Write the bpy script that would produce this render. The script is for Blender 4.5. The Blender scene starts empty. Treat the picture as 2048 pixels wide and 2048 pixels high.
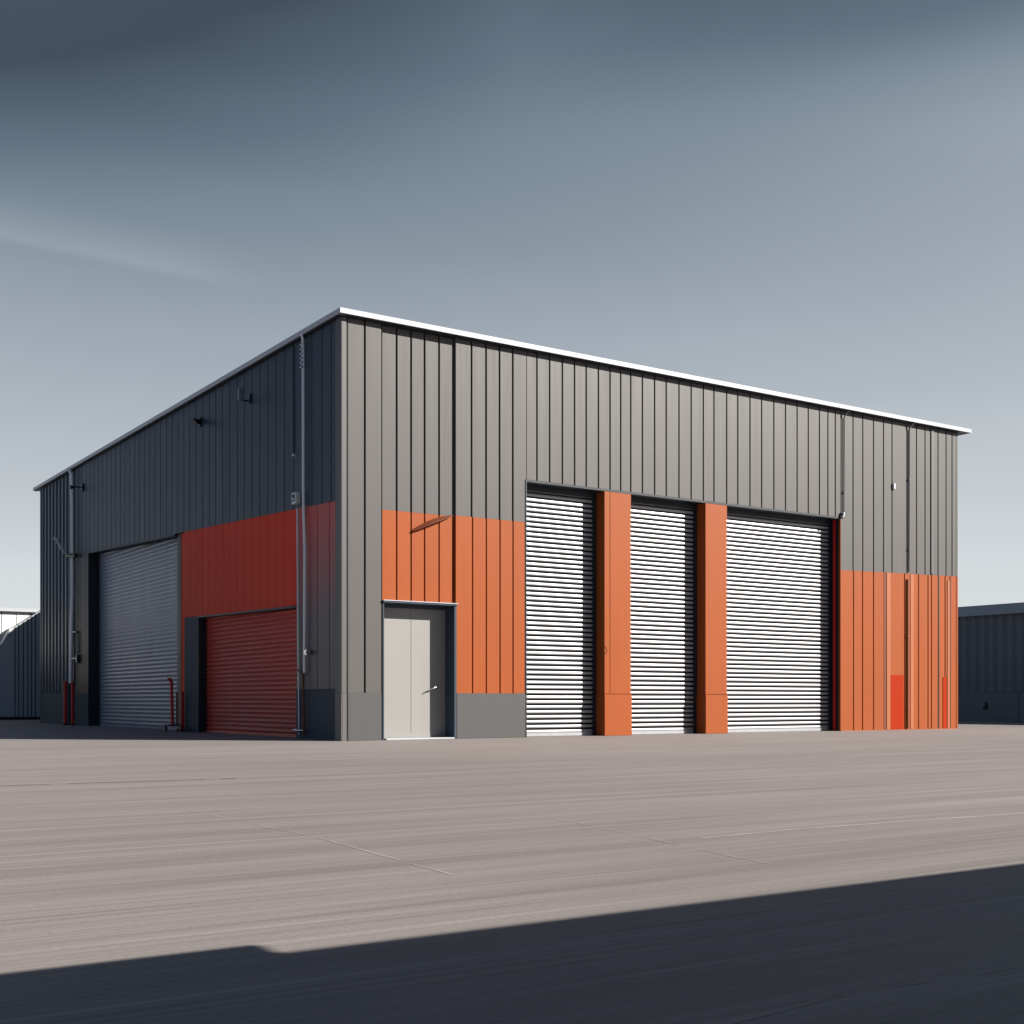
import bpy, bmesh, math, random
from mathutils import Vector
random.seed(7)
scene = bpy.context.scene
COL = scene.collection

# ------------------------------------------------------------------ camera
# world frame: origin = foot of the warehouse corner, +X along the front, +Y along the shaded side, metres
FX, CX, HOR = 2500.0, 1024.0, 1401.0
CO, SI = 0.8300, 0.5577
Zc, Xc, HC = 20.70, -2.82, 0.672
cam_d = bpy.data.cameras.new('camera')
cam = bpy.data.objects.new('camera', cam_d); COL.objects.link(cam)
cam.location = (-(Xc*CO + Zc*SI), -(-Xc*SI + Zc*CO), HC)
cam.rotation_euler = (math.radians(90), 0, -math.atan2(SI, CO))
cam_d.sensor_width = 36; cam_d.lens = FX/2048*36
cam_d.shift_y = (HOR-1024)/2048
cam_d.clip_start = 0.05; cam_d.clip_end = 6000
scene.camera = cam
scene.render.resolution_x = 1024; scene.render.resolution_y = 1024

# ------------------------------------------------------------------ light
SUN_AZ = math.radians(46)      # from the front wall's normal towards +X
SUN_EL = math.radians(27.5)
sdir = Vector((math.sin(SUN_AZ)*math.cos(SUN_EL), -math.cos(SUN_AZ)*math.cos(SUN_EL), math.sin(SUN_EL)))
sun_d = bpy.data.lights.new('sun', 'SUN'); sun_d.energy = 5.0; sun_d.angle = math.radians(0.25)
sun_d.color = (1.0, 0.95, 0.88)
sun = bpy.data.objects.new('sun', sun_d); COL.objects.link(sun)
sun.rotation_euler = sdir.to_track_quat('Z', 'Y').to_euler(); sun.location = (20, -30, 40)
scene.view_settings.view_transform = 'Standard'; scene.view_settings.look = 'None'
scene.view_settings.exposure = 1.0; scene.view_settings.gamma = 1.0

w = bpy.data.worlds.new('World'); scene.world = w; w.use_nodes = True
nt = w.node_tree; N = nt.nodes; L = nt.links
N.clear()
out = N.new('ShaderNodeOutputWorld'); bg = N.new('ShaderNodeBackground'); bg.inputs[1].default_value = 0.1
L.new(bg.outputs[0], out.inputs[0])
sky = N.new('ShaderNodeTexSky'); sky.sky_type = 'NISHITA'; sky.sun_disc = False
sky.sun_elevation = SUN_EL; sky.sun_rotation = math.atan2(sdir.x, sdir.y)
sky.air_density = 1.0; sky.dust_density = 2.0
hs = N.new('ShaderNodeHueSaturation'); hs.inputs['Saturation'].default_value = 0.5; hs.inputs['Value'].default_value = 0.5
L.new(sky.outputs[0], hs.inputs['Color'])
tc = N.new('ShaderNodeTexCoord')
sep = N.new('ShaderNodeSeparateXYZ'); L.new(tc.outputs['Generated'], sep.inputs[0])
ramp = N.new('ShaderNodeValToRGB')
stops = [(0.0, (.76,.79,.81)), (.08, (.68,.72,.745)), (.13, (.57,.615,.65)), (.20, (.455,.505,.555)), (.26, (.375,.43,.485)), (.32, (.295,.35,.405)),
         (.36, (.24,.30,.355)), (.40, (.19,.25,.31)), (.45, (.120,.166,.220)), (.49, (.078,.115,.158)), (.53, (.043,.067,.097)), (1.0, (.085,.125,.19))]
cr = ramp.color_ramp
while len(cr.elements) < len(stops): cr.elements.new(0.5)
for e, (p, c) in zip(cr.elements, stops): e.position = p; e.color = (*c, 1)
# wispy overcast layer: soft noise stretched along the horizon, tilted a little
mp = N.new('ShaderNodeMapping'); mp.vector_type = 'POINT'
mp.inputs['Rotation'].default_value = (0, 0, math.atan2(SI, CO))
L.new(tc.outputs['Generated'], mp.inputs['Vector'])
mp2 = N.new('ShaderNodeMapping'); mp2.inputs['Rotation'].default_value = (0, math.radians(-12), 0)
mp2.inputs['Scale'].default_value = (0.9, 0.8, 3.6); mp2.inputs['Location'].default_value = (0.35, 0.0, 0.3)
L.new(mp.outputs[0], mp2.inputs['Vector'])
nz = N.new('ShaderNodeTexNoise'); nz.inputs['Scale'].default_value = 1.6; nz.inputs['Detail'].default_value = 3; nz.inputs['Roughness'].default_value = .40
nz.inputs['Distortion'].default_value = .2
L.new(mp2.outputs[0], nz.inputs['Vector'])
mr = N.new('ShaderNodeMapRange'); mr.inputs[1].default_value = .38; mr.inputs[2].default_value = .66; mr.inputs[3].default_value = 0; mr.inputs[4].default_value = 1
L.new(nz.outputs['Fac'], mr.inputs[0])
zsh = N.new('ShaderNodeMath'); zsh.operation = 'MULTIPLY_ADD'; zsh.inputs[1].default_value = -0.038
L.new(mr.outputs[0], zsh.inputs[0])
def wm(op, a, b=None, c=None):
    q = N.new('ShaderNodeMath'); q.operation = op
    for i, v in enumerate((a, b, c)):
        if v is None: continue
        if isinstance(v, (int, float)): q.inputs[i].default_value = v
        else: L.new(v, q.inputs[i])
    return q.outputs[0]
def wr(src, a0, a1, b0=0.0, b1=1.0, smooth=True):
    q = N.new('ShaderNodeMapRange'); L.new(src, q.inputs[0])
    if smooth: q.interpolation_type = 'SMOOTHSTEP'
    for i, v in enumerate((a0, a1, b0, b1)): q.inputs[i+1].default_value = v
    return q.outputs[0]
# the sky brightens towards the sun's side; a thin cirrus streak hangs over the left
s2 = N.new('ShaderNodeSeparateXYZ'); L.new(mp.outputs[0], s2.inputs[0])
z3 = wm('POWER', wm('MAXIMUM', s2.outputs[2], 0.0), 3.0)
side = wm('MULTIPLY', wm('MULTIPLY', wm('MULTIPLY', s2.outputs[0], z3), -4.2), wm('MAXIMUM', wr(s2.outputs[2], .38, .47, 1.0, 0.0), wm('LESS_THAN', s2.outputs[0], 0.0)))
side = wm('MULTIPLY', side, wr(s2.outputs[1], 0.2, 0.6))
yy_ = wm('MAXIMUM', s2.outputs[1], 0.05)
u_ = wm('DIVIDE', s2.outputs[0], yy_); v_ = wm('DIVIDE', s2.outputs[2], yy_)
t_ = wm('SUBTRACT', v_, wm('MULTIPLY_ADD', u_, -0.20, 0.288))
str_ = wm('MULTIPLY', wm('MULTIPLY', wr(t_, -.006, .004), wr(t_, 0.0, .045, 1.0, 0.0)), wm('MULTIPLY', wr(u_, -.17, -.30), wr(s2.outputs[1], 0.1, 0.4)))
zz_ = wm('ADD', wm('ADD', sep.outputs[2], 0.009), wm('MULTIPLY_ADD', str_, -0.040, side))
L.new(zz_, zsh.inputs[2])
mn = N.new('ShaderNodeMath'); mn.operation = 'MAXIMUM'; mn.inputs[1].default_value = 0.0
L.new(zsh.outputs[0], mn.inputs[0]); L.new(mn.outputs[0], ramp.inputs[0])
sc = N.new('ShaderNodeVectorMath'); sc.operation = 'SCALE'; sc.inputs['Scale'].default_value = 5.0
L.new(ramp.outputs[0], sc.inputs[0])
mx = N.new('ShaderNodeMix'); mx.data_type = 'RGBA'; mx.inputs[0].default_value = 0.08
L.new(sc.outputs[0], mx.inputs[6]); L.new(hs.outputs[0], mx.inputs[7]); 
# the half of the sky turned away from the sun, outside the view, is deeper and bluer
dt = N.new('ShaderNodeVectorMath'); dt.operation = 'DOT_PRODUCT'; dt.inputs[1].default_value = (-1, 0.0, 0)
L.new(tc.outputs['Generated'], dt.inputs[0])
fm = N.new('ShaderNodeMix'); fm.data_type = 'RGBA'; fm.blend_type = 'MULTIPLY'
L.new(wr(dt.outputs['Value'], .10, .65), fm.inputs[0]); L.new(mx.outputs[2], fm.inputs[6]); fm.inputs[7].default_value = (.36, .54, .82, 1)
L.new(fm.outputs[2], bg.inputs[0])

# ------------------------------------------------------------------ measuring helpers (positions on the two walls)
def fx(px, Y=0.0):                       # px -> X along a plane Y = const
    t = (px-CX)/FX
    return (Zc*t + CO*0 - Xc + SI*Y + t*CO*Y)/(CO - SI*t)
def ly(px, X=0.0):                       # px -> Y along a plane X = const
    t = (px-CX)/FX
    return (Xc + CO*X - t*(Zc + SI*X))/(SI + CO*t)
def depth(X, Y): return Zc + SI*X + CO*Y
def hz(y, X, Y): return HC + (HOR-y)/FX*depth(X, Y)
def hf(px, y): X = fx(px); return hz(y, X, 0)
def hl(px, y): Y = ly(px); return hz(y, 0, Y)

# ------------------------------------------------------------------ materials
def new_mat(name):
    m = bpy.data.materials.new(name); m.use_nodes = True
    return m, m.node_tree.nodes, m.node_tree.links, m.node_tree.nodes['Principled BSDF']
def paint(name, col, rough=.5, metal=0.0, var=.06, streak=.06, island=.05, bump=.02, bscale=60, spec=.28, dirt=0.0):
    m, n, l, b = new_mat(name)
    b.inputs['Roughness'].default_value = rough; b.inputs['Metallic'].default_value = metal
    b.inputs['Specular IOR Level'].default_value = spec
    t = n.new('ShaderNodeTexCoord')
    n1 = n.new('ShaderNodeTexNoise'); n1.inputs['Scale'].default_value = .55; n1.inputs['Detail'].default_value = 4
    l.new(t.outputs['Object'], n1.inputs['Vector'])
    mpp = n.new('ShaderNodeMapping'); mpp.inputs['Scale'].default_value = (9, 9, .35)
    l.new(t.outputs['Object'], mpp.inputs['Vector'])
    n2 = n.new('ShaderNodeTexNoise'); n2.inputs['Scale'].default_value = 1.0; n2.inputs['Detail'].default_value = 5
    l.new(mpp.outputs[0], n2.inputs['Vector'])
    g = n.new('ShaderNodeNewGeometry')
    def mad(src, mul, addend):
        q = n.new('ShaderNodeMath'); q.operation = 'MULTIPLY_ADD'; l.new(src, q.inputs[0]); q.inputs[1].default_value = mul
        if isinstance(addend, float): q.inputs[2].default_value = addend
        else: l.new(addend, q.inputs[2])
        return q.outputs[0]
    v = mad(n1.outputs['Fac'], var*2, 1.0-var-streak-island*.5)
    v = mad(n2.outputs['Fac'], streak*2, v)
    v = mad(g.outputs['Random Per Island'], island, v)
    s = n.new('ShaderNodeVectorMath'); s.operation = 'SCALE'; s.inputs[0].default_value = col
    l.new(v, s.inputs['Scale'])
    l.new(s.outputs[0], b.inputs['Base Color'])
    r2 = mad(n2.outputs['Fac'], .25, rough-.12); l.new(r2, b.inputs['Roughness'])
    if bump:
        n3 = n.new('ShaderNodeTexNoise'); n3.inputs['Scale'].default_value = bscale; n3.inputs['Detail'].default_value = 3
        l.new(t.outputs['Object'], n3.inputs['Vector'])
        bp = n.new('ShaderNodeBump'); bp.inputs['Strength'].default_value = bump; bp.inputs['Distance'].default_value = .02
        l.new(n3.outputs['Fac'], bp.inputs['Height']); l.new(bp.outputs[0], b.inputs['Normal'])
    return m
M = {}
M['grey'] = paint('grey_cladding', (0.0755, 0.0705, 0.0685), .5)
M['seam'] = paint('dark_seam_shade', (.012, .012, .016), .7, island=0, bump=0)  # near-black seam backing: groove shadow put into the colour
M['orange'] = paint('orange_cladding', (0.272, 0.062, 0.0135), .5, spec=.15)
M['plinth'] = paint('plinth_render', (0.068, 0.066, 0.067), .7, bump=.05)
M['trim'] = paint('grey_trim', (0.095, 0.09, 0.088), .45)
M['navy'] = paint('charcoal_frame', (0.016, 0.02, 0.028), .5)
M['side'] = paint('side_cladding_shade', (0.046, 0.06, 0.08), .42, spec=.12)  # front grey made darker and bluer: the side's shade put into the colour
M['sidep'] = paint('side_plinth_shade', (0.048, 0.06, 0.078), .65, spec=.12)  # plinth grey with the same shade tint in its colour
M['red'] = paint('red_cladding', (0.66, 0.046, 0.016), .6, spec=.1)
M['redsh'] = paint('red_shutter_paint', (0.5, 0.065, 0.048), .38, island=.08)
M['brown'] = paint('brown_cladding', (0.052, 0.038, 0.036), .5)
M['white'] = paint('white_edge_metal', (0.41, 0.42, 0.45), .35, var=.03, streak=.03)
M['galv'] = paint('galvanised_shutter', (0.345, 0.35, 0.365), .36, .25, var=.08, streak=.04, island=.10, bscale=12)
M['shut_l'] = paint('grey_shutter_paint', (0.155, 0.18, 0.23), .38, .1, var=.05, island=.04)
M['pipe'] = paint('galvanised_pipe', (0.62, 0.62, 0.63), .35, .2, island=0)
M['door'] = paint('door_paint', (0.235, 0.228, 0.222), .5, var=.02, streak=.02, island=.01)
M['steel'] = paint('brushed_steel', (.45, .45, .47), .25, .9, island=0)
M['black'] = paint('black_plastic', (.015, .016, .02), .4, island=0)
M['glass'] = paint('lamp_glass', (.10, .13, .15), .08, island=0, bump=0)
M['bred'] = paint('bollard_red', (0.45, 0.018, 0.014), .4, island=0)
M['bredbright'] = paint('bright_red_panel', (0.3, 0.024, 0.004), .6, spec=.05)
M['rust'] = paint('rust_brown', (.16, .045, .020), .6, island=0)
M['roof'] = paint('roof_sheet', (0.15, 0.155, 0.165), .5)
M['wall_white'] = paint('white_wall', (.62, .61, .59), .6)
M['far_dark'] = paint('far_charcoal', (0.17, 0.185, 0.2), .5)
M['far_fascia'] = paint('far_fascia', (0.34, 0.38, 0.43), .5)
M['shed'] = paint('shadow_block_grey', (0.34, 0.36, 0.39), .55)  # grey of the block that stands in for shade on the white hall
M['yellow'] = paint('pale_seal', (0.26, 0.11, 0.05), .5, island=0)
M['cream'] = paint('light_orange_rib', (0.32, 0.095, 0.034), .5, island=0)

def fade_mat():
    # reflection fade painted into the colour: red running down to charcoal
    m, n, l, b = new_mat('red_to_charcoal_reflection'); b.inputs['Roughness'].default_value = .5
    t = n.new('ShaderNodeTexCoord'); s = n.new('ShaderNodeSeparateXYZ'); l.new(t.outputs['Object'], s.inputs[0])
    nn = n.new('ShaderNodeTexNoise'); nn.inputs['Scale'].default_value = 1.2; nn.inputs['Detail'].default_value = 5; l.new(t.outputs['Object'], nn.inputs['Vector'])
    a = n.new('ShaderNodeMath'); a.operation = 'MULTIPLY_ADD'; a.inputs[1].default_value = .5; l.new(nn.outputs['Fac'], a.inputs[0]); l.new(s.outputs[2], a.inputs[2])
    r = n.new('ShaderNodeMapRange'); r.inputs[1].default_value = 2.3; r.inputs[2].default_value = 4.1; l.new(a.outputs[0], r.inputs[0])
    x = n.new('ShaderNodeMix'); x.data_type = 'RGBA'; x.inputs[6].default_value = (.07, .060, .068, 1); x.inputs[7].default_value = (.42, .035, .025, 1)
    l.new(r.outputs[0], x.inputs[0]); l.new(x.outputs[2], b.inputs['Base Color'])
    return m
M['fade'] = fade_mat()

def ground_mat():
    m, n, l, b = new_mat('broomed_concrete')
    t = n.new('ShaderNodeTexCoord')
    def noise(scale3, detail=6, rough=.55, sc=1.0, dist=0.0):
        mpp = n.new('ShaderNodeMapping'); mpp.inputs['Scale'].default_value = scale3; l.new(t.outputs['Object'], mpp.inputs['Vector'])
        q = n.new('ShaderNodeTexNoise'); q.inputs['Scale'].default_value = sc; q.inputs['Detail'].default_value = detail
        q.inputs['Roughness'].default_value = rough; q.inputs['Distortion'].default_value = dist
        l.new(mpp.outputs[0], q.inputs['Vector']); return q.outputs['Fac']
    a = noise((.13, 3.2, 1), 9, .66, dist=.2)    # broom marks along X
    c = noise((.35, 26, 1), 5, .65, dist=.3)
    d = noise((.09, .16, 1), 4, .5)         # large stains
    e = noise((45, 45, 1), 3, .6)           # grain
    def rng(src, a0, a1, b0, b1):
        q = n.new('ShaderNodeMapRange'); l.new(src, q.inputs[0])
        for i, v in enumerate((a0, a1, b0, b1)): q.inputs[i+1].default_value = v
        return q.outputs[0]
    def mul(x, y):
        q = n.new('ShaderNodeMath'); q.operation = 'MULTIPLY'; l.new(x, q.inputs[0]); l.new(y, q.inputs[1]); return q.outputs[0]
    f4 = noise((.05, 8, 1), 4, .55, dist=.5)
    v = mul(mul(mul(rng(f4, .56, .72, 1.0, 1.15), mul(rng(a, .32, .68, .86, 1.13), rng(c, .32, .68, .84, 1.17))), rng(d, .3, .7, .90, 1.08)), rng(e, .3, .7, .93, 1.07))
    s = n.new('ShaderNodeVectorMath'); s.operation = 'SCALE'; s.inputs[0].default_value = (.236, .209, .200)
    l.new(v, s.inputs['Scale']); l.new(s.outputs[0], b.inputs['Base Color'])
    l.new(rng(a, .3, .7, .62, .8), b.inputs['Roughness']); b.inputs['Specular IOR Level'].default_value = .2
    h = n.new('ShaderNodeMath'); h.operation = 'ADD'; l.new(c, h.inputs[0]); l.new(e, h.inputs[1])
    bp = n.new('ShaderNodeBump'); bp.inputs['Strength'].default_value = .25; bp.inputs['Distance'].default_value = .004
    l.new(h.outputs[0], bp.inputs['Height']); l.new(bp.outputs[0], b.inputs['Normal'])
    return m
M['ground'] = ground_mat()
M['joint'] = paint('joint_sealant_light', (0.42, 0.38, 0.35), .6, island=.1)
M['joint2'] = paint('joint_sealant_worn', (0.33, 0.297, 0.282), .6, island=.1)
M['jointd'] = paint('joint_sealant_dark', (.09, .085, .10), .6, island=0)

# ------------------------------------------------------------------ mesh builder
class MB:
    def __init__(s, frame='w'): s.v = []; s.f = []; s.mi = []; s.sm = []; s.frame = frame
    def P(s, u, z, d):
        if s.frame == 'f': return (u, -d, z)
        if s.frame == 'l': return (-d, u, z)
        return (u, d, z)          # world: (x, z, y)
    def poly(s, verts, faces, mi=0, smooth=False):
        o = len(s.v); s.v += verts; s.f += [[i+o for i in f] for f in faces]; s.mi += [mi]*len(faces); s.sm += [smooth]*len(faces)
    def box(s, u0, u1, z0, z1, d0, d1, mi=0):
        Z0 = z0 if callable(z0) else (lambda u: z0)
        Z1 = z1 if callable(z1) else (lambda u: z1)
        vs = [s.P(u, Z(u), d) for d in (d0, d1) for (u, Z) in ((u0, Z0), (u1, Z0), (u1, Z1), (u0, Z1))]
        s.poly(vs, [(0,1,2,3), (7,6,5,4), (0,4,5,1), (1,5,6,2), (2,6,7,3), (3,7,4,0)], mi)
    def panel(s, u0, u1, z0, z1, d, t=.04, ch=.008, mi=0):   # chamfered cladding plank
        Z0 = z0 if callable(z0) else (lambda u: z0)
        Z1 = z1 if callable(z1) else (lambda u: z1)
        prof = [(u0, d-t), (u0, d-ch), (u0+ch, d), (u1-ch, d), (u1, d-ch), (u1, d-t)]
        vs = [s.P(u, Z0(u), dd) for u, dd in prof] + [s.P(u, Z1(u), dd) for u, dd in prof]
        k = len(prof)
        fs = [(i, (i+1) % k, (i+1) % k + k, i+k) for i in range(k)] + [tuple(range(k))[::-1], tuple(range(k, 2*k))]
        s.poly(vs, fs, mi)
    def tube(s, pts, r, seg=12, mi=0):
        pts = [Vector(p) for p in pts]; rings = []
        up = Vector((0, 0, 1))
        for i, p in enumerate(pts):
            t = (pts[min(i+1, len(pts)-1)] - pts[max(i-1, 0)]).normalized()
            a = t.cross(up if abs(t.z) < .95 else Vector((1, 0, 0))).normalized(); b = t.cross(a).normalized()
            if rings and a.dot(pa) < 0: a = -a; b = -b
            pa = a
            rings.append([p + (a*math.cos(2*math.pi*k/seg) + b*math.sin(2*math.pi*k/seg))*(r if not isinstance(r, (list, tuple)) else r[i]) for k in range(seg)])
        vs = [tuple(v) for R in rings for v in R]; n = len(rings)
        fs = [(i*seg+k, i*seg+(k+1) % seg, (i+1)*seg+(k+1) % seg, (i+1)*seg+k) for i in range(n-1) for k in range(seg)]
        s.poly(vs, fs, mi, True)
        s.poly([vs[k] for k in range(seg)] + [vs[(n-1)*seg+k] for k in range(seg)], [tuple(range(seg))[::-1], tuple(range(seg, 2*seg))], mi)
    def build(s, name, mats, parent=None, bevel=0):
        me = bpy.data.meshes.new(name); me.from_pydata(s.v, [], s.f)
        for m in (mats if isinstance(mats, (list, tuple)) else [mats]): me.materials.append(m)
        for p, mi, sm in zip(me.polygons, s.mi, s.sm): p.material_index = mi; p.use_smooth = sm
        bm = bmesh.new(); bm.from_mesh(me); bmesh.ops.recalc_face_normals(bm, faces=bm.faces)
        if bevel:
            bmesh.ops.bevel(bm, geom=[e for e in bm.edges if e.is_manifold and e.calc_face_angle(0) > .6], offset=bevel, segments=2, affect='EDGES', clamp_overlap=True)
        bm.to_mesh(me); bm.free(); me.update()
        o = bpy.data.objects.new(name, me); COL.objects.link(o)
        if parent: o.parent = parent
        return o
def relocate(o, loc):          # move a mesh's origin to loc without moving the mesh
    loc = Vector(loc)
    for v in o.data.vertices: v.co -= loc
    o.location = loc
def tag(o, label=None, cat=None, group=None, kind=None):
    for k, v in (('label', label), ('category', cat), ('group', group), ('kind', kind)):
        if v: o[k] = v
    return o
def empty(name, loc, label, cat, group=None):
    o = bpy.data.objects.new(name, None); o.empty_display_size = .3; COL.objects.link(o); o.location = loc
    return tag(o, label, cat, group)
def put(mb, name, mats, root, bevel=0):   # build in world coordinates, parent to a root empty that sits at root.location
    o = mb.build(name, mats, None, bevel); o.parent = root
    o.location = -root.location if root.parent is None else (0, 0, 0)
    return o
def sub(mb, name, mats, par, bevel=0):    # sub-part of a part whose mesh is in the same coordinates
    o = mb.build(name, mats, par, bevel); return o

# ------------------------------------------------------------------ ground
g = MB(); g.poly([(-1500, -1500, 0), (1500, -1500, 0), (1500, 1500, 0), (-1500, 1500, 0)], [(0, 1, 2, 3)])
tag(g.build('ground', M['ground']), kind='structure')
def gpt(px, y):
    z = FX*HC/(y-HOR); x = (px-CX)/FX*z
    rx, rz = x-Xc, z-Zc
    return Vector((rx*CO + rz*SI, -rx*SI + rz*CO, 0))
def strip(name, pts, wdt, mat, gaps=0.0, z=.0012):
    mb = MB(); P = [gpt(*p) for p in pts]
    for a, b in zip(P, P[1:]):
        n_ = max(2, int((b-a).length/.12)); t = (b-a).normalized(); s = Vector((-t.y, t.x, 0))
        prev = None
        for i in range(n_+1):
            q = a.lerp(b, i/n_) + s*random.uniform(-.006, .006); ww = wdt*random.uniform(.5, 1.25)
            cur = ((q.x-s.x*ww/2, q.y-s.y*ww/2, z), (q.x+s.x*ww/2, q.y+s.y*ww/2, z))
            if prev and random.random() > gaps: mb.poly([prev[0], prev[1], cur[1], cur[0]], [(0, 1, 2, 3)])
            prev = cur
    tag(mb.build(name, mat), kind='structure')
strip('ground_joint', [(2300, 1606), (2048, 1626), (1600, 1658), (1405, 1676)], .022, M['joint'], .0)
strip('ground_joint', [(350, 1615), (640, 1676), (930, 1758)], .016, M['joint2'], .22)
strip('ground_joint', [(1070, 1628), (1355, 1690)], .012, M['joint2'], .25)
strip('ground_joint', [(1398, 1700), (1620, 1743)], .012, M['joint2'], .15)
strip('ground_joint', [(-300, 1583), (0, 1572), (470, 1557)], .035, M['jointd'], .1)
strip('ground_joint', [(1400, 2060), (1700, 1990), (2100, 1925)], .005, M['joint2'], .1)

# ------------------------------------------------------------------ main warehouse
TOP = 7.03                   # wall top (under the roof edge)
WX, WY = fx(1915), ly(81)
wh = empty('warehouse', (0, 0, 0), 'large grey metal warehouse with orange cladding and roller shutters, standing across the yard', 'warehouse')
def zone(mb, u0, u1, z0, z1, seams, d=0.0, gap=.026, t=.045):
    """planks between seams in front of a dark backing wall"""
    mb.box(u0, u1, z0, z1, d-.30, d-t-.001, 1)
    edges = [u0] + [s for s in seams if u0+.03 < s < u1-.03] + [u1]
    for i, (a, b) in enumerate(zip(edges, edges[1:])):
        mb.panel(a + (gap/2 if i else 0), b - (gap/2 if i < len(edges)-2 else 0), z0, z1, d, t)
D = lambda *a: [fx(v*1.06) for v in a]
R = lambda *a: [fx(v) for v in a]
PL = .80; OPT = 4.70; OT = 3.92
XA0, XA1 = fx(695.5), fx(763); XB1 = fx(911); XC1 = fx(1053); X3 = fx(1681)
p1a, p1b = fx(1209), fx(1262); p2a, p2b = fx(1411), fx(1454)
# --- front, grey cladding of each bay is one part
mb = MB('f'); zone(mb, XA0, XA1, PL, TOP, R(729.5)); put(mb, 'wall', [M['grey'], M['seam']], wh)
mb = MB('f'); zone(mb, XA1+.034, XB1, OT-.01, TOP, R(796, 825, 852, 881), -.05); put(mb, 'wall', [M['grey'], M['seam']], wh)
mb = MB('f'); zone(mb, XB1, XC1, OT, TOP, R(943, 972, 999, 1025.5)); put(mb, 'wall', [M['grey'], M['seam']], wh)
mb = MB('f'); zone(mb, XC1, X3, OPT, TOP, D(1013,1037,1061,1084,1106,1129,1151,1171,1190,1212,1235,1257,1281,1304,1327,1347,1371,1392,1415,1437,1460,1482,1504,1525,1546,1562,1576), 0, .022)
put(mb, 'wall', [M['grey'], M['seam']], wh)
ZD = lambda u: 3.54 + (u-X3)/(WX-X3)*.08
sD = R(1706, 1725.5, 1747, 1767, 1784, 1833, 1850, 1861, 1876, 1892, 1904)
mb = MB('f'); zone(mb, X3, WX-.05, ZD, TOP, sD, 0, .022); put(mb, 'wall', [M['grey'], M['seam']], wh)
mb = MB('f'); mb.box(XA1, XA1+.0335, 2.37, TOP-.001, -.3, -.11); put(mb, 'corner_post', M['seam'], wh)
# --- orange cladding
mb = MB('f'); zone(mb, XA1+.034, XB1, 2.36, OT-.011, R(796, 825, 852, 881), -.05, .018); put(mb, 'orange_cladding', [M['orange'], M['seam']], wh)
mb = MB('f'); zone(mb, XB1, XC1-.001, PL, OT-.001, R(945, 972.5, 1000, 1026), 0, .016); put(mb, 'orange_cladding', [M['orange'], M['seam']], wh)
mb = MB('f'); zone(mb, X3, WX-.05, .015, lambda u: ZD(u)-.001, R(1707, 1725, 1747, 1770, 1809, 1837, 1856, 1863, 1876.5, 1890, 1900), 0, .020)
put(mb, 'orange_cladding', [M['orange'], M['seam']], wh)
# --- plinths
mb = MB('f'); mb.box(XA0, XA1, 0, PL-.001, -.3, .008); put(mb, 'plinth', M['plinth'], wh, .006)
mb = MB('f'); mb.box(XB1+.02, XC1-.002, 0, PL-.001, -.3, .008); put(mb, 'plinth', M['plinth'], wh, .006)
# --- corner trim (L-shaped, wraps the corner)
mb = MB('w')
e = ly(672)
for (x0, x1, y0, y1) in ((0, XA0-.03, -.012, .0), (-.012, 0, -.012, e)):
    mb.box(x0, x1, PL-.004, TOP, y0, y1)
mb.box(0, XA0-.03, 0, PL-.006, -.02, 0); mb.box(-.02, 0, 0, PL-.006, -.02, e)
put(mb, 'corner_trim', M['trim'], wh, .003)
mb = MB('w'); mb.box(0.0005, XA0-.002, .001, TOP-.001, .001, .3); mb.box(.001, .3, .001, TOP-.002, .301, e); put(mb, 'corner_post', M['seam'], wh)
mb = MB('f'); mb.box(WX-.05, WX, 0, TOP, -.3, .004); put(mb, 'corner_trim', M['trim'], wh)
bpy.data.objects['corner_trim.001'].data.materials[0] = M['grey']
mb = MB('f'); mb.box(WX-.048, WX+.003, .0, 3.61, .004, .009); put(mb, 'orange_trim', M['orange'], wh)

# --- front shutters
SH = -.30
def shutter(frame, u0, u1, z0, z1, d, mat, kind, period, gapw):
    mb = MB(frame); z = z0; i = 0; nseg = 10
    while z < z1-.001:
        zt = min(z+period, z1)
        if kind == 'slat':
            prof = [(z, d-.058), (z+.0005, d-.004), (z+.006, d), (z+(period-gapw)*.5, d+.006), (z+period-gapw-.006, d+.001), (z+period-gapw, d-.004), (z+period-gapw+.0005, d-.058), (z+period, d-.058)]
        elif kind == 'flat':
            prof = [(z, d-.012), (z+.004, d), (z+(period-gapw)*.5, d+.006), (z+period-gapw, d), (z+period-gapw+.003, d-.012), (z+period, d-.012)]
        else:
            prof = [(z+period*k/8, d-.014+.014*math.cos(2*math.pi*k/8 + math.pi)) for k in range(9)]
        prof = [(min(a, z1), b) for a, b in prof]
        vs = []; kk = len(prof); jit = [random.uniform(-.0022, .0022) for _ in range(nseg+1)]; dj = [random.uniform(-.0006, .0006) for _ in range(nseg+1)]
        for s_ in range(nseg+1):
            u = u0+(u1-u0)*s_/nseg
            for a, b in prof: vs.append(mb.P(u, a + (0 if kind != 'wave' else 0), b+dj[s_]))
        fs = [(s_*kk+k, s_*kk+k+1, (s_+1)*kk+k+1, (s_+1)*kk+k) for s_ in range(nseg) for k in range(kk-1)]
        if kind == 'slat':
            mb.poly(vs, [f for f in fs if f[0] % kk < 5], 0); o_ = len(mb.v)-len(vs); rest = [f for f in fs if f[0] % kk >= 5]
            mb.f += [[q+o_ for q in f] for f in rest]; mb.mi += [1]*len(rest); mb.sm += [False]*len(rest)  # groove faces go black: shade between slats put into the colour
        else: mb.poly(vs, fs, 0, kind == 'wave')
        z += period; i += 1
    return mb
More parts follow.
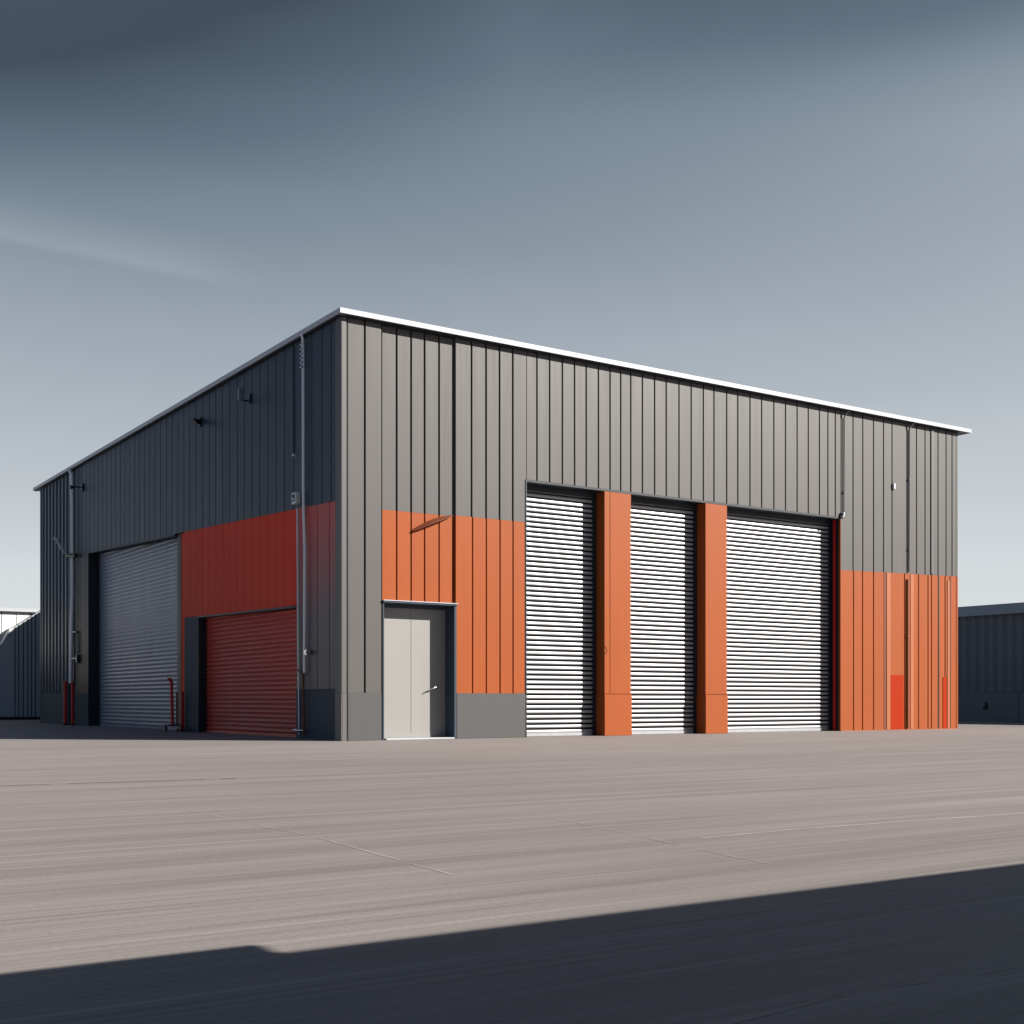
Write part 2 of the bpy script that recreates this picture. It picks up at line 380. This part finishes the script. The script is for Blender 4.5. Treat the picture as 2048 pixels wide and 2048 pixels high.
def front_shutter(x0, x1, nm='roller_shutter'):
    o = put(shutter('f', x0, x1, .07, OPT-.14, SH, M['galv'], 'slat', .0915, .038), nm, [M['galv'], M['black']], wh)
    b = MB('f'); b.box(x0, x1, 0.004, .068, SH-.03, SH+.012); sub(b, 'bottom_bar', M['galv'], o, .004)
    b = MB('f'); b.box(x0, x1, OPT-.139, OPT+.05, SH-.05, SH+.06); sub(b, 'shutter_housing', M['navy'], o, .004)
    for ga, gb in ((x1-.07, x1-.002), (x0+.002, x0+.03)):
        b = MB('f'); b.box(ga, gb, .004, OPT-.141, SH+.013, SH+.05); sub(b, 'guide_rail', M['navy'], o, .003)
    b = MB('f'); b.box(x0, x1, 0, OPT+.05, SH-.20, SH-.06); sub(b, 'backing', M['black'], o)
front_shutter(XC1, p1a); front_shutter(p1b, p2a); front_shutter(p2b, X3-.0)
# --- jambs and lintel soffits
def jamb(u, wdt, mat, z1=OPT, d1=-.003, name='door_jamb', fr='f', d0=-.5):
    b = MB(fr); b.box(u, u+wdt, .002, z1-.002, d0, d1); return put(b, name, mat, wh)
mb = MB('f'); mb.box(XC1-.028, XC1-.0005, .003, OPT, -.29, .0125); put(mb, 'door_jamb', M['navy'], wh)
jamb(X3+.001, .22, M['rust'], d1=-.05, d0=-.5)
mb = MB('f'); mb.box(X3-.03, X3-.0005, .004, OPT-.01, -.19, -.13); put(mb, 'red_edge_strip', M['bred'], wh)
mb = MB('f'); mb.box(X3-.006, X3+.003, .004, OPT, -.046, .006); put(mb, 'orange_trim', M['orange'], wh)
mb = MB('f'); mb.box(XC1, X3, OPT-.045, OPT-.002, -.30, .003); put(mb, 'lintel', M['navy'], wh, .003)
# --- pillars
for (a, b) in ((p1a, p1b), (p2a, p2b)):
    mb = MB('f'); mb.box(a, b, PL-.01, OPT-.046, -.5, -.012, 0)
    if a == p1a: mb.panel(a, fx(1220)-.004, PL, OPT-.047, 0, .011, .003); mb.panel(fx(1220)+.004, b, PL, OPT-.047, 0, .011, .003)
    else: mb.panel(a, b, PL, OPT-.047, 0, .011, .003)
    o = put(mb, 'pillar', M['orange'], wh)
    mb = MB('f'); mb.box(a-.012, b+.012, 0, PL-.011, -.48, .018); sub(mb, 'pillar_base', M['orange'], o, .006)
    if a == p1a:
        mb = MB('f'); zz = hf(1211, 1301)
        mb.tube([(a+.02, -.0, zz-.06), (a+.02, -.03, zz-.05), (a+.02, -.03, zz+.05), (a+.02, 0, zz+.06)], .007); sub(mb, 'latch', M['black'], o)

# --- personnel door
DX0, DX1 = fx(765), fx(912); DT = 2.33; DD = -.30
lx0, lx1 = fx(771), XB1-.015
dr = MB('f'); dr.panel(lx0-.03, (fx(821.5, .3)), .03, DT-.06, DD, .04, .003); dr.panel(fx(821.5, .3)+.004, lx1, .03, DT-.06, DD, .04, .003)
door = put(dr, 'door', M['door'], wh)
hx = fx(868, .3); zz = hz(1374, hx, .3)
b = MB('f'); b.tube([(hx, .28, zz), (hx, .215, zz), (hx-.012, .205, zz-.004), (hx-.09, .205, zz-.028), (hx-.15, .21, zz-.06)], [.018, .016, .015, .011, .007]); b.tube([(hx, .299, zz), (hx, .29, zz)], .03, 16); b.tube([(hx+.02, .299, zz+.035), (hx+.02, .283, zz+.035)], .017)
sub(b, 'handle', M['steel'], door)
b = MB('f'); b.box(lx0-.03, lx1, .031, .1, DD, DD+.004); sub(b, 'kick_plate', M['door'], door)
b = MB('f'); b.box(DX0-.0, DX0+.03, .003, DT-.001, DD-.04, .006); b.box(XB1-.03, XB1+.019, .003, DT-.001, DD-.04, .0085); b.box(DX0, XB1+.019, DT, DT+.028, DD-.04, .035); b.box(DX0+.031, XB1-.031, DT-.058, DT-.002, DD-.041, DD+.03)
fr = put(b, 'door_frame', M['side'], wh, .003)
b = MB('f'); b.box(DX0-.003, XB1+.03, DT+.029, DT+.045, -.1, .05); sub(b, 'drip_cap', M['white'], fr, .003)
b = MB('f'); b.box(lx0, lx1-.02, .002, .028, DD-.05, .03); sub(b, 'threshold_glow', M['white'], fr, .004)  # white strip stands in for sunlight glow along the door bottom
b = MB('f'); b.box(DX0-.01, XB1+.05, 0, DT+.1, -.6, DD-.05); put(b, 'door_backing', M['black'], wh)
# thin tapering rust-brown fin above the door
hA, hB = Vector((fx(826), -.0, hz(1059, fx(826), 0))), Vector((fx(909), 0, hz(1029, fx(909), 0)))
b = MB('w'); nn = 10; top = []; bot = []
for i in range(nn+1):
    s_ = i/nn; p = hA.lerp(hB, s_); arch = math.sin(math.pi*s_)*.055
    wdt = .012+.10*math.sin(math.pi*min(1, s_*.95+.05))**.7
    top.append((p.x, .049, p.z+arch)); bot.append((p.x, .05-.14*wdt/.1, p.z+arch-wdt*.55))
for i in range(nn):
    q = [top[i], top[i+1], bot[i+1], bot[i]]; th = .008
    vs = q + [(a_, c_, e_-th) for a_, c_, e_ in q]
    b.poly(vs, [(0,1,2,3), (7,6,5,4), (0,4,5,1), (1,5,6,2), (2,6,7,3), (3,7,4,0)])
put(b, 'brown_fin', M['rust'], wh)

# --- right bay details: ribs, downpipes, red panels
def rib(px0, px1, z0, z1, mat, nm='cover_strip', d=.018):
    b = MB('f'); b.panel(fx(px0), fx(px1), z0, z1, d, d-.0005, .006); return put(b, nm, mat, wh)
rib(1772, 1780, .01, 3.56, M['cream']); rib(1767.5, 1771.5, .01, 3.56, M['rust'], d=.008)
rib(1820, 1827, .01, 3.58, M['cream'], d=.012)
rib(1861.5, 1867, 3.62, TOP-.02, M['trim'], d=.016)
rib(1894, 1899, .01, 3.5, M['cream'], d=.014)
rib(1876, 1878.5, .01, 3.6, M['black'], d=.004)
rib(1899.3, 1901.5, .01, 3.55, M['black'], d=.004)
rib(1780.5, 1807, .02, hf(1790, 1350), M['bredbright'], 'red_panel', .006)
rib(1885, 1893, .02, hf(1888, 1354), M['bredbright'], 'red_panel', .012)
# kicker strip
b = MB('f'); b.box(X3+.01, WX, .002, .014, -.28, .012); put(b, 'base_flashing', M['cream'], wh)
# downpipes of the front wall
def downpipe(u, z0, z1, r, mat, hook=True):
    b = MB('w'); pts = [(u, -.03, z0), (u, -.03, z1-.16)]
    if hook: pts += [(u+.005, -.05, z1-.1), (u+.04, -.09, z1-.03), (u+.06, -.12, z1+.005)]
    b.tube(pts, r, 14); o = put(b, 'downpipe', mat, wh)
    k = z0+.5
    while k < z1-.3:
        b = MB('w'); b.box(u-r-.006, u+r+.006, k, k+.03, -.03-r-.003, 0); k += 1.6
        sub(b, 'pipe_clip', mat, o, .003)
    return o
M['pipe_paint'] = paint('painted_pipe', (.105, .10, .098), .45, island=0)
downpipe(fx(1686), OPT+.03, TOP, .016, M['pipe_paint'])
b = MB('w'); b.tube([(fx(1683), -.045, OPT+.10), (fx(1683), -.045, OPT+.02), (fx(1680), -.05, OPT-.02)], [.04, .045, .035]); put(b, 'pipe_outlet', M['steel'], wh)
downpipe(fx(1816), 3.62, TOP, .020, M['pipe_paint']); downpipe(fx(1814), .03, 3.615, .022, M['yellow'], False)
b = MB('f'); b.box(fx(1784), fx(1788.5), hf(1786, 979), hf(1786, 967), .001, .05); put(b, 'wall_sensor', M['white'], wh, .008)

# --- left (shaded) wall
PLL = .87
ZL = lambda y: 4.0+.042*y
ZR = lambda y: 2.33+.018*y
YR0, YR1 = ly(593), ly(396); YG0, YG1 = ly(350), ly(177); YP = ly(368.5); YBR = ly(151)
def lzone(name, y0, y1, z0, z1, mat, period=.385, d=0, gap=.022, t=.04, jitter=0):
    mb = MB('l'); s = []; k = math.ceil(y0/period)*period
    while k < y1: s.append(k + random.uniform(-jitter, jitter)); k += period
    zone(mb, y0, y1, z0, z1, s, d, gap, t); return put(mb, name, [mat, M['seam']], wh)
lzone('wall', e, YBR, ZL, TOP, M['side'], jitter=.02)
def wavy(name, y0, y1, z0, z1, mat, period=.385, d=0):      # trapezoid-ribbed sheet
    mb = MB('l'); mb.box(y0, y1, z0, z1, d-.30, d-.045)
    prof = []; y = y0
    while y < y1-.02:
        for du, dd in ((0, -.035), (period*.35, -.035), (period*.45, 0), (period*.85, 0), (period*.95, -.035)):
            prof.append((min(y+du, y1), d+dd))
        y += period
    prof.append((y1, d-.035))
    Z1 = z1 if callable(z1) else (lambda u: z1)
    vs = [mb.P(u, z0, dd) for u, dd in prof] + [mb.P(u, Z1(u), dd) for u, dd in prof]; k = len(prof)
    mb.poly(vs, [(i, i+1, i+1+k, i+k) for i in range(k-1)])
    return put(mb, name, mat, wh)
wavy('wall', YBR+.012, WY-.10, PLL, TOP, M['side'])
lzone('brown_cladding', YG1, YBR, PLL, lambda y: ZL(y)-.002, M['brown'], period=1.1)
lzone('red_cladding', YR0, YP, ZR, lambda y: ZL(y)-.002, M['red'], gap=.007, t=.02)
lzone('reflection_fade_cladding', e, YR0-.002, PLL, lambda y: ZL(y)-.002, M['fade'], period=.47, gap=.016)
lzone('narrow_red_cladding', YG0, YP-.002, .01, lambda y: ZL(y)-.002, M['red'], period=9, d=-.06)
mb = MB('l'); mb.box(YR1, YP-.001+.001, .003, lambda y: ZR(y)-.002, -.3, -.004); put(mb, 'pier', M['sidep'], wh, .004)
for y0, y1 in ((e, YR0-.004), (YG1, YBR), (YBR+.002, WY-.02)):
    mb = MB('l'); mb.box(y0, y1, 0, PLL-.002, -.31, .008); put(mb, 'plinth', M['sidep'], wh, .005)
mb = MB('l'); mb.box(WY-.10, WY, 0, TOP, -.3, .012); put(mb, 'corner_trim', M['navy'], wh, .003)
# left shutters
def side_shutter(y0, y1, zt, kind, mat, d, period, gapw, gw=.12):
    o = put(shutter('l', y0, y1, .06, zt, d, mat, kind, period, gapw), 'roller_shutter', mat, wh)
    b = MB('l'); b.box(y0, y1, .003, .058, d-.03, d+.012); sub(b, 'bottom_bar', mat, o, .003)
    for ga, gb in ((y0+.001, y0+.06), (y1-gw, y1-.013)):
        b = MB('l'); b.box(ga, gb, .004, zt-.01, d+.014, d+.05); sub(b, 'guide_rail', M['navy'], o, .003)
    b = MB('l'); b.box(y0-.1, y1+.1, 0, zt+.3, d-.2, d-.07); sub(b, 'backing', M['black'], o)
    return o
o = side_shutter(YR0+.001, YR1, 2.44, 'wave', M['redsh'], -.17, .088, 0, .03); o['label'] = 'low dark red corrugated roller shutter under the red band'
o = side_shutter(YG0, YG1, 4.66, 'flat', M['shut_l'], -.26, .0965, .014); o['label'] = 'tall grey roller shutter on the shaded side'
mb = MB('l'); mb.box(YR0, YR1, lambda y: ZR(y)-.04, lambda y: ZR(y)-.003, -.3, .012); put(mb, 'lintel', M['navy'], wh, .003)
mb = MB('l'); mb.box(YG0, YG1, lambda y: ZL(y)-.05, lambda y: ZL(y)-.003, -.3, .012); put(mb, 'lintel', M['navy'], wh, .003)
mb = MB('l'); mb.box(YG1-.012, YG1-.0005, .003, lambda y: ZL(y)-.052, -.45, .010); put(mb, 'door_jamb', M['navy'], wh)
mb = MB('l'); mb.box(YR1-.012, YR1-.0005, .003, ZR(YR1)-.05, -.45, -.002); put(mb, 'door_jamb', M['navy'], wh)
mb = MB('l'); mb.box(YG0-.24, YG0-.0005, .003, lambda y: ZL(y)-.01, -.4, -.052); put(mb, 'door_jamb', M['navy'], wh)
# plain outer back and right walls + inner closing box so no light leaks
mb = MB('w'); mb.box(.31, WX, 0, TOP, WY-.3, WY); mb.box(WX-.3, WX-.001, .001, TOP-.001, .301, WY-.301); put(mb, 'rear_wall', M['side'], wh)
# --- roof
RX0, RX1, RY0, RY1 = -.10, 16.5, -.14, 20.9
mb = MB('w'); mb.box(RX0+.02, RX1-.02, 7.05, 7.10, RY0+.02, RY1-.02); roof = put(mb, 'roof', M['roof'], wh)
mb = MB('w')
for (x0, x1, y0, y1) in ((RX0, RX1, RY0, RY0+.018), (RX0, RX1, RY1-.018, RY1), (RX0, RX0+.018, RY0+.0185, RY1-.0185), (RX1-.018, RX1, RY0+.0185, RY1-.0185)):
    mb.box(x0, x1, 7.046, 7.135, y0, y1)
sub(mb, 'fascia', M['white'], roof, .004)
mb = MB('w'); mb.box(.05, WX-.05, 7.028, 7.04, RY0+.03, -.001); mb.box(RX0+.03, -.001, 7.028, 7.04, .0, RY1-.05); sub(mb, 'soffit', M['navy'], roof)

# --- pipes and fittings of the shaded wall
def lp(px, y, d): Y = ly(px, -d); return Vector((-d, Y, hz(y, -d, Y)))
b = MB('w'); b.tube([lp(603, 667, .1), lp(606, 680, .06), lp(606.5, 730, .05), lp(607, 1000, .05), lp(610, 1100, .05), lp(609, 1345, .05)], .027, 14)
o = put(b, 'downpipe', M['pipe'], wh)
for yy in range(690, 738, 9):
    b = MB('w'); p = lp(606, yy, .05); b.box(p.x-.045, p.x+.03, p.z-.02, p.z+.02, p.y-.035, p.y+.035); sub(b, 'pipe_clip', M['steel'], o, .004)
b = MB('w'); p = lp(611, 1305, .06); b.box(p.x-.05, p.x+.05, p.z-.045, p.z+.045, p.y-.14, p.y-.02); sub(b, 'valve', M['steel'], o, .015)
b = MB('w'); b.tube([lp(594.5, 1017, .03), lp(595.5, 1200, .03), lp(597, 1338, .03), lp(598, 1470, .03)], .014); put(b, 'conduit', M['pipe'], wh)
b = MB('w'); b.tube([lp(596, 1340, .045), lp(607, 1350, .06), lp(607.5, 1474, .06)], .018); put(b, 'standpipe', M['rust'], wh)
b = MB('w'); p = lp(592, 1460, .06); b.tube([lp(588, 1460, .1), lp(607, 1461, .07)], [.03, .016]); put(b, 'tap', M['steel'], wh)
b = MB('w'); b.tube([lp(586.5, 690, .012), lp(587, 905, .012)], .012); o = put(b, 'conduit', M['side'], wh)
b = MB('w'); p = lp(587, 910, .03); b.tube([p+Vector((.03,0,0)), p-Vector((.02,0,0))], .022); sub(b, 'end_cap', M['pipe'], o)
b = MB('w'); p = lp(592, 997, .05); b.box(-.10, 0, p.z-.10, p.z+.10, p.y-.09, p.y+.09); o = put(b, 'junction_box', M['pipe'], wh, .01)
b = MB('w'); b.box(-.106, -.1005, p.z-.06, p.z+.07, p.y-.05, p.y+.05); sub(b, 'cover', M['navy'], o)
b = MB('w'); b.box(-.109, -.1065, p.z-.03, p.z-.0, p.y-.03, p.y+.03); sub(b, 'indicator', M['pipe'], o)
# flood light
p = lp(501, 799, .0); h1 = lp(481, 800, .30); h0 = lp(480, 776, .30)
b = MB('w'); b.box(-.04, 0, p.z-.08, p.z+.10, p.y-.06, p.y+.06); o = put(b, 'floodlight', M['black'], wh, .01)
b = MB('w'); b.tube([(-.02, p.y, p.z-.03), (-.20, p.y, p.z-.04), (-.30, h1.y, h1.z-.0)], .016); sub(b, 'arm', M['black'], o)
b = MB('w'); b.box(-.34, -.24, h1.z-.02, h0.z, h1.y-.05, h1.y+.07); sub(b, 'lamp_head', M['glass'], o, .02)
# round lamp
p = lp(402, 844, 0); q = lp(386, 846, .26)
b = MB('w'); b.box(-.04, 0, p.z-.10, p.z+.09, p.y-.06, p.y+.06); o = put(b, 'security_camera', M['black'], wh, .01)
b = MB('w'); b.tube([(-.04, p.y, p.z), (-.17, (p.y+q.y)/2, p.z-.01)], .055); sub(b, 'housing', M['black'], o)
b = MB('w'); b.tube([(-.172, (p.y+q.y)/2, p.z-.01), (-.26, q.y, q.z)], [.03, .065]); sub(b, 'lens_hood', M['glass'], o)
p = lp(166, 975, 0)
b = MB('w'); b.box(-.05, 0, p.z-.1, p.z+.1, p.y-.1, p.y+.1); b.tube([(-.05, p.y, p.z), (-.25, p.y, p.z)], .018); o = put(b, 'wall_light', M['black'], wh, .008)
b = MB('w'); b.tube([(-.25, p.y, p.z-.01), (-.34, p.y, p.z-.03)], [.03, .06]); sub(b, 'lamp_shade', M['black'], o)
# far mast pipe with curved arm
b = MB('w'); b.tube([lp(139, 938, .14), lp(143, 950, .10), lp(144.5, 1000, .09), lp(145, 1190, .09), lp(141.5, 1366, .09)], .05, 14)
o = put(b, 'downpipe', M['pipe'], wh)
b = MB('w'); b.tube([lp(108, 1077, .5), lp(112, 1077, .46), lp(120, 1092, .36), lp(128, 1104, .24), lp(136, 1110, .14)], [.045, .05, .04, .04, .04]); sub(b, 'curved_arm', M['white'], o)
b = MB('w'); b.tube([lp(136, 1111, .14), lp(152, 1111, .10)], .055); sub(b, 'bracket', M['black'], o)
for yy in (1264, 1317):
    b = MB('w'); b.tube([lp(145, yy, .10), lp(153, yy, .06)], .03); sub(b, 'bracket', M['steel'], o)
b = MB('w'); p = lp(159, 1317, .0); b.box(-.09, 0, p.z-.12, p.z+.10, p.y-.08, p.y+.08); ob = put(b, 'switch_box', M['black'], wh, .01)
b = MB('w'); b.box(-.096, -.091, p.z-.09, p.z+.05, p.y-.06, p.y-.03); sub(b, 'edge_plate', M['pipe'], ob)
b = MB('w'); b.tube([lp(157, 1262, .03), lp(159, 1308, .03)], .015); put(b, 'conduit', M['navy'], wh)
b = MB('w'); b.tube([lp(138, 1366, .12), lp(138, 1452, .12)], .05); put(b, 'grey_standpipe', M['side'], wh)

# ------------------------------------------------------------------ bollards and post by the side shutters
def bollard(px, ytop, ybase, w_, label, capmat, d):
    Yb = ly(px, -d); zt = hz(ytop, -d, Yb)
    r = w_
    root = empty('bollard', (-d, Yb, 0), label, 'bollard', 'red bollards guarding the side shutters')
    b = MB('w'); b.tube([(0, 0, .04), (0, 0, zt-.02)], r, 16); b.build('post', M['bred'], root)
    b = MB('w'); b.tube([(0, 0, zt-.02), (0, 0, zt+.005), (0, 0, zt+.015)], [r*1.08, r*1.08, r*.6], 16); b.build('cap', capmat, root)
    b = MB('w'); b.tube([(0, 0, 0.002), (0, 0, .05)], r*1.35, 16); b.build('base', M['black'], root)
bollard(130.8, 1363, 1451, .050, 'far-left red bollard with pale cap standing in front of the dark plinth', M['cream'], .30)
bollard(145, 1364, 1451, .042, 'red bollard directly below the foot of the far downpipe', M['cream'], .30)
bollard(364.5, 1385, 1464, .036, 'thin bright red post beside the right jamb of the grey side shutter', M['bred'], .06)
# short brown post
Yb = ly(354, -.05); b = MB('w'); b.tube([(0, 0, 0), (0, 0, hz(1385, -.05, Yb))], .02, 12)
o = b.build('guard_post', M['rust']); o.location = (-.05, Yb, 0)
tag(o, 'thin brown post at the right edge of the grey side shutter', 'post')
# trolley with a tall red handle
base = lp(345, 1462, .30); base.z = 0
tr = empty('hand_truck', base, 'small hand truck with a leaning red handle in front of the grey side shutter', 'hand truck')
b = MB('w'); b.tube([(0, 0, .14), (.02, .10, .60), (.04, .19, 1.06), (.03, .23, 1.13), (.0, .27, 1.13)], .035, 12); b.build('handle', M['bred'], tr)
b = MB('w'); b.box(-.14, .14, .13, .16, -.12, .16); b.build('platform', M['black'], tr)
b = MB('w'); b.box(-.1, .1, .06, .129, -.11, 0.03); b.build('chassis', M['pipe'], tr)
for s_ in (-.13, .13):
    b = MB('w'); b.tube([(s_-.02, .08, .07), (s_+.02, .08, .07)], .07, 18); o = b.build('wheel', M['black'], tr)
    b = MB('w'); b.tube([(s_-.023, .08, .07), (s_+.023, .08, .07)], .03, 12); b.build('hub', M['bred'], o)

# ------------------------------------------------------------------ neighbouring buildings
# unseen block added behind the warehouse, its left edge shading the dark block beyond
h0 = 5.6; ax = fx(78, 27.1) + (h0 - hz(1225, fx(78, 27.1), 27.1))*math.sin(SUN_AZ)/math.tan(SUN_EL)
mb = MB('w'); mb.box(ax, 14.5, 0, h0, WY+.01, 27.5); put(mb, 'unseen_shade_block', M['side'], wh)
# right: dark corrugated shed, wall parallel to the shaded side
NX = 26.6; ny0, ny1 = -5.0, 24.0
nb = empty('neighbour_warehouse', (NX, ny0, 0), 'low charcoal corrugated building with pale roof edge beyond the right end of the warehouse', 'building')
def nput(mb, name, mats, root, bevel=0):
    o = mb.build(name, mats, root, bevel); o.location = -root.location; return o
def pixh(y, X, Y): return hz(y, X, Y)
HB = 3.48
mb = MB('w'); mb.box(NX+.06, NX+14, 0, HB, ny0, ny1)
per = .34; y = ny0; prof = []
while y < ny1:
    for du, dd in ((0, 0), (per*.3, 0), (per*.45, -.06), (per*.8, -.06), (per*.95, 0)): prof.append((y+du, dd))
    y += per
k = len(prof); vs = [(NX+dd+.05, yy, .93) for yy, dd in prof] + [(NX+dd+.05, yy, HB) for yy, dd in prof]
mb.poly(vs, [(i, i+1, i+1+k, i+k) for i in range(k-1)])
nput(mb, 'wall', M['far_dark'], nb)
mb = MB('w'); y = ny0
while y < ny1: mb.box(NX-.05, NX+.05, 0, .92, y, min(y+2.6, ny1)-.02); y += 2.6
nput(mb, 'plinth', M['far_dark'], nb, .005)
mb = MB('w'); mb.box(NX-.18, NX+14.2, HB+.22, HB+.30, ny0-.2, ny1+.2); nput(mb, 'roof', M['far_fascia'], nb)
mb = MB('w'); mb.box(NX-.2, NX-.16, HB-.02, HB+.31, ny0-.2, ny1+.2); mb.box(NX-.2, NX+14.2, HB-.02, HB+.31, ny0-.24, ny0-.2); nput(mb, 'fascia', M['far_fascia'], nb)
mb = MB('w'); pp = ly(1975, NX); mb.box(NX-.09, NX-.05, .45, .62, pp-.04, pp+.04); mb.box(NX-.1, NX-.05, .38, .45, pp-.02, pp+.1); nput(mb, 'latch', M['black'], nb)

# left: white hall parallel to the front, and a sloping dark block standing in for the shadow on it
WYY = 27.6
wb = empty('white_hall', (-12, WYY, 0), 'white ribbed metal hall catching the sun behind the left end of the warehouse', 'building')
HT = hz(1222, fx(20, WYY), WYY)
mb = MB('f'); mb.box(-30, 12, 0, HT, -WYY-12, -WYY-.05, 1); x = -30
while x < 12: mb.panel(x+.012, x+.49-.012, .0, HT, -WYY, .049, .008); x += .49
nput(mb, 'wall', [M['wall_white'], M['wall_white']], wb)
mb = MB('f'); mb.box(-30.2, 12.2, HT-.02, HT+.10, -WYY-12.2, -WYY+.15); nput(mb, 'roof', M['white'], wb)
SY = 27.1
def sp(px, y): X = fx(px, SY); return (X, hz(y, X, SY))
prof = [(-14.0, 0), (-14.0, 1.2), sp(-40, 1330), sp(0, 1290), sp(6, 1284), sp(8, 1280), sp(20, 1259), sp(25, 1254), sp(31, 1252.5), sp(78, 1223), sp(100, 1209), (sp(100, 1209)[0], 0)]
sh = empty('shadow_block', (fx(20, SY), SY, 0), 'dark grey panelled block with a rising sloped top, standing in for the shadow on the white hall', 'shed')
mb = MB('w'); k = len(prof)
vs = [(x, SY, z) for x, z in prof] + [(x, WYY-.06, z) for x, z in prof]
mb.poly(vs, [tuple(range(k)), tuple(range(k, 2*k))[::-1]] + [(i, (i+1) % k, (i+1) % k+k, i+k) for i in range(k)])
nput(mb, 'wall', M['shed'], sh)
mb = MB('w')
for px in (30, 37.5, 46.5, 55.5, 63, 71):
    X = fx(px, SY); pz = sp(px, 1252.5-(px-31)*.628)[1]-.02
    mb.box(X-.012, X+.012, .02, pz, SY-.012, SY-.001)
nput(mb, 'panel_seam', M['seam'], sh)
mb = MB('w'); X, zq = sp(19.5, 1262); mb.box(X-.05, X+.05, zq-.10, zq+.10, SY-.12, SY-.002); nput(mb, 'bracket', M['pipe'], sh, .01)
mb = MB('w'); mb.box(fx(-200, SY), prof[-1][0], .003, .10, SY-.05, SY-.001); nput(mb, 'base_rail', M['navy'], sh)

# behind the camera: the hall whose roof line throws the foreground shade
FYY = -20.3; tanel = math.tan(SUN_EL)
kk = (-15.65 - FYY)/math.cos(SUN_AZ); HH = kk*tanel
fb = empty('opposite_hall', (0, FYY, 0), 'long dark hall across the yard, behind the viewpoint', 'building')
mb = MB('w'); mb.box(-34, 40, 0, HH-.1, FYY-14, FYY-.3); nput(mb, 'wall', M['far_dark'], fb)
stepx = gpt(548, 1910).x + kk*math.sin(SUN_AZ)
mb = MB('w'); mb.box(stepx, 40, HH-.12, HH, FYY-14, FYY); mb.box(-34, stepx, HH-.12, HH, FYY-14, FYY); mb.box(-34, stepx, HH-.016, HH-.001, FYY+.0005, FYY+.155); nput(mb, 'roof', M['roof'], fb)
for i in range(6):
    mb = MB('w'); mb.box(-30+i*11, -25+i*11, .0, 2.9, FYY-.31, FYY-.28); nput(mb, 'roller_shutter', M['shut_l'], fb)
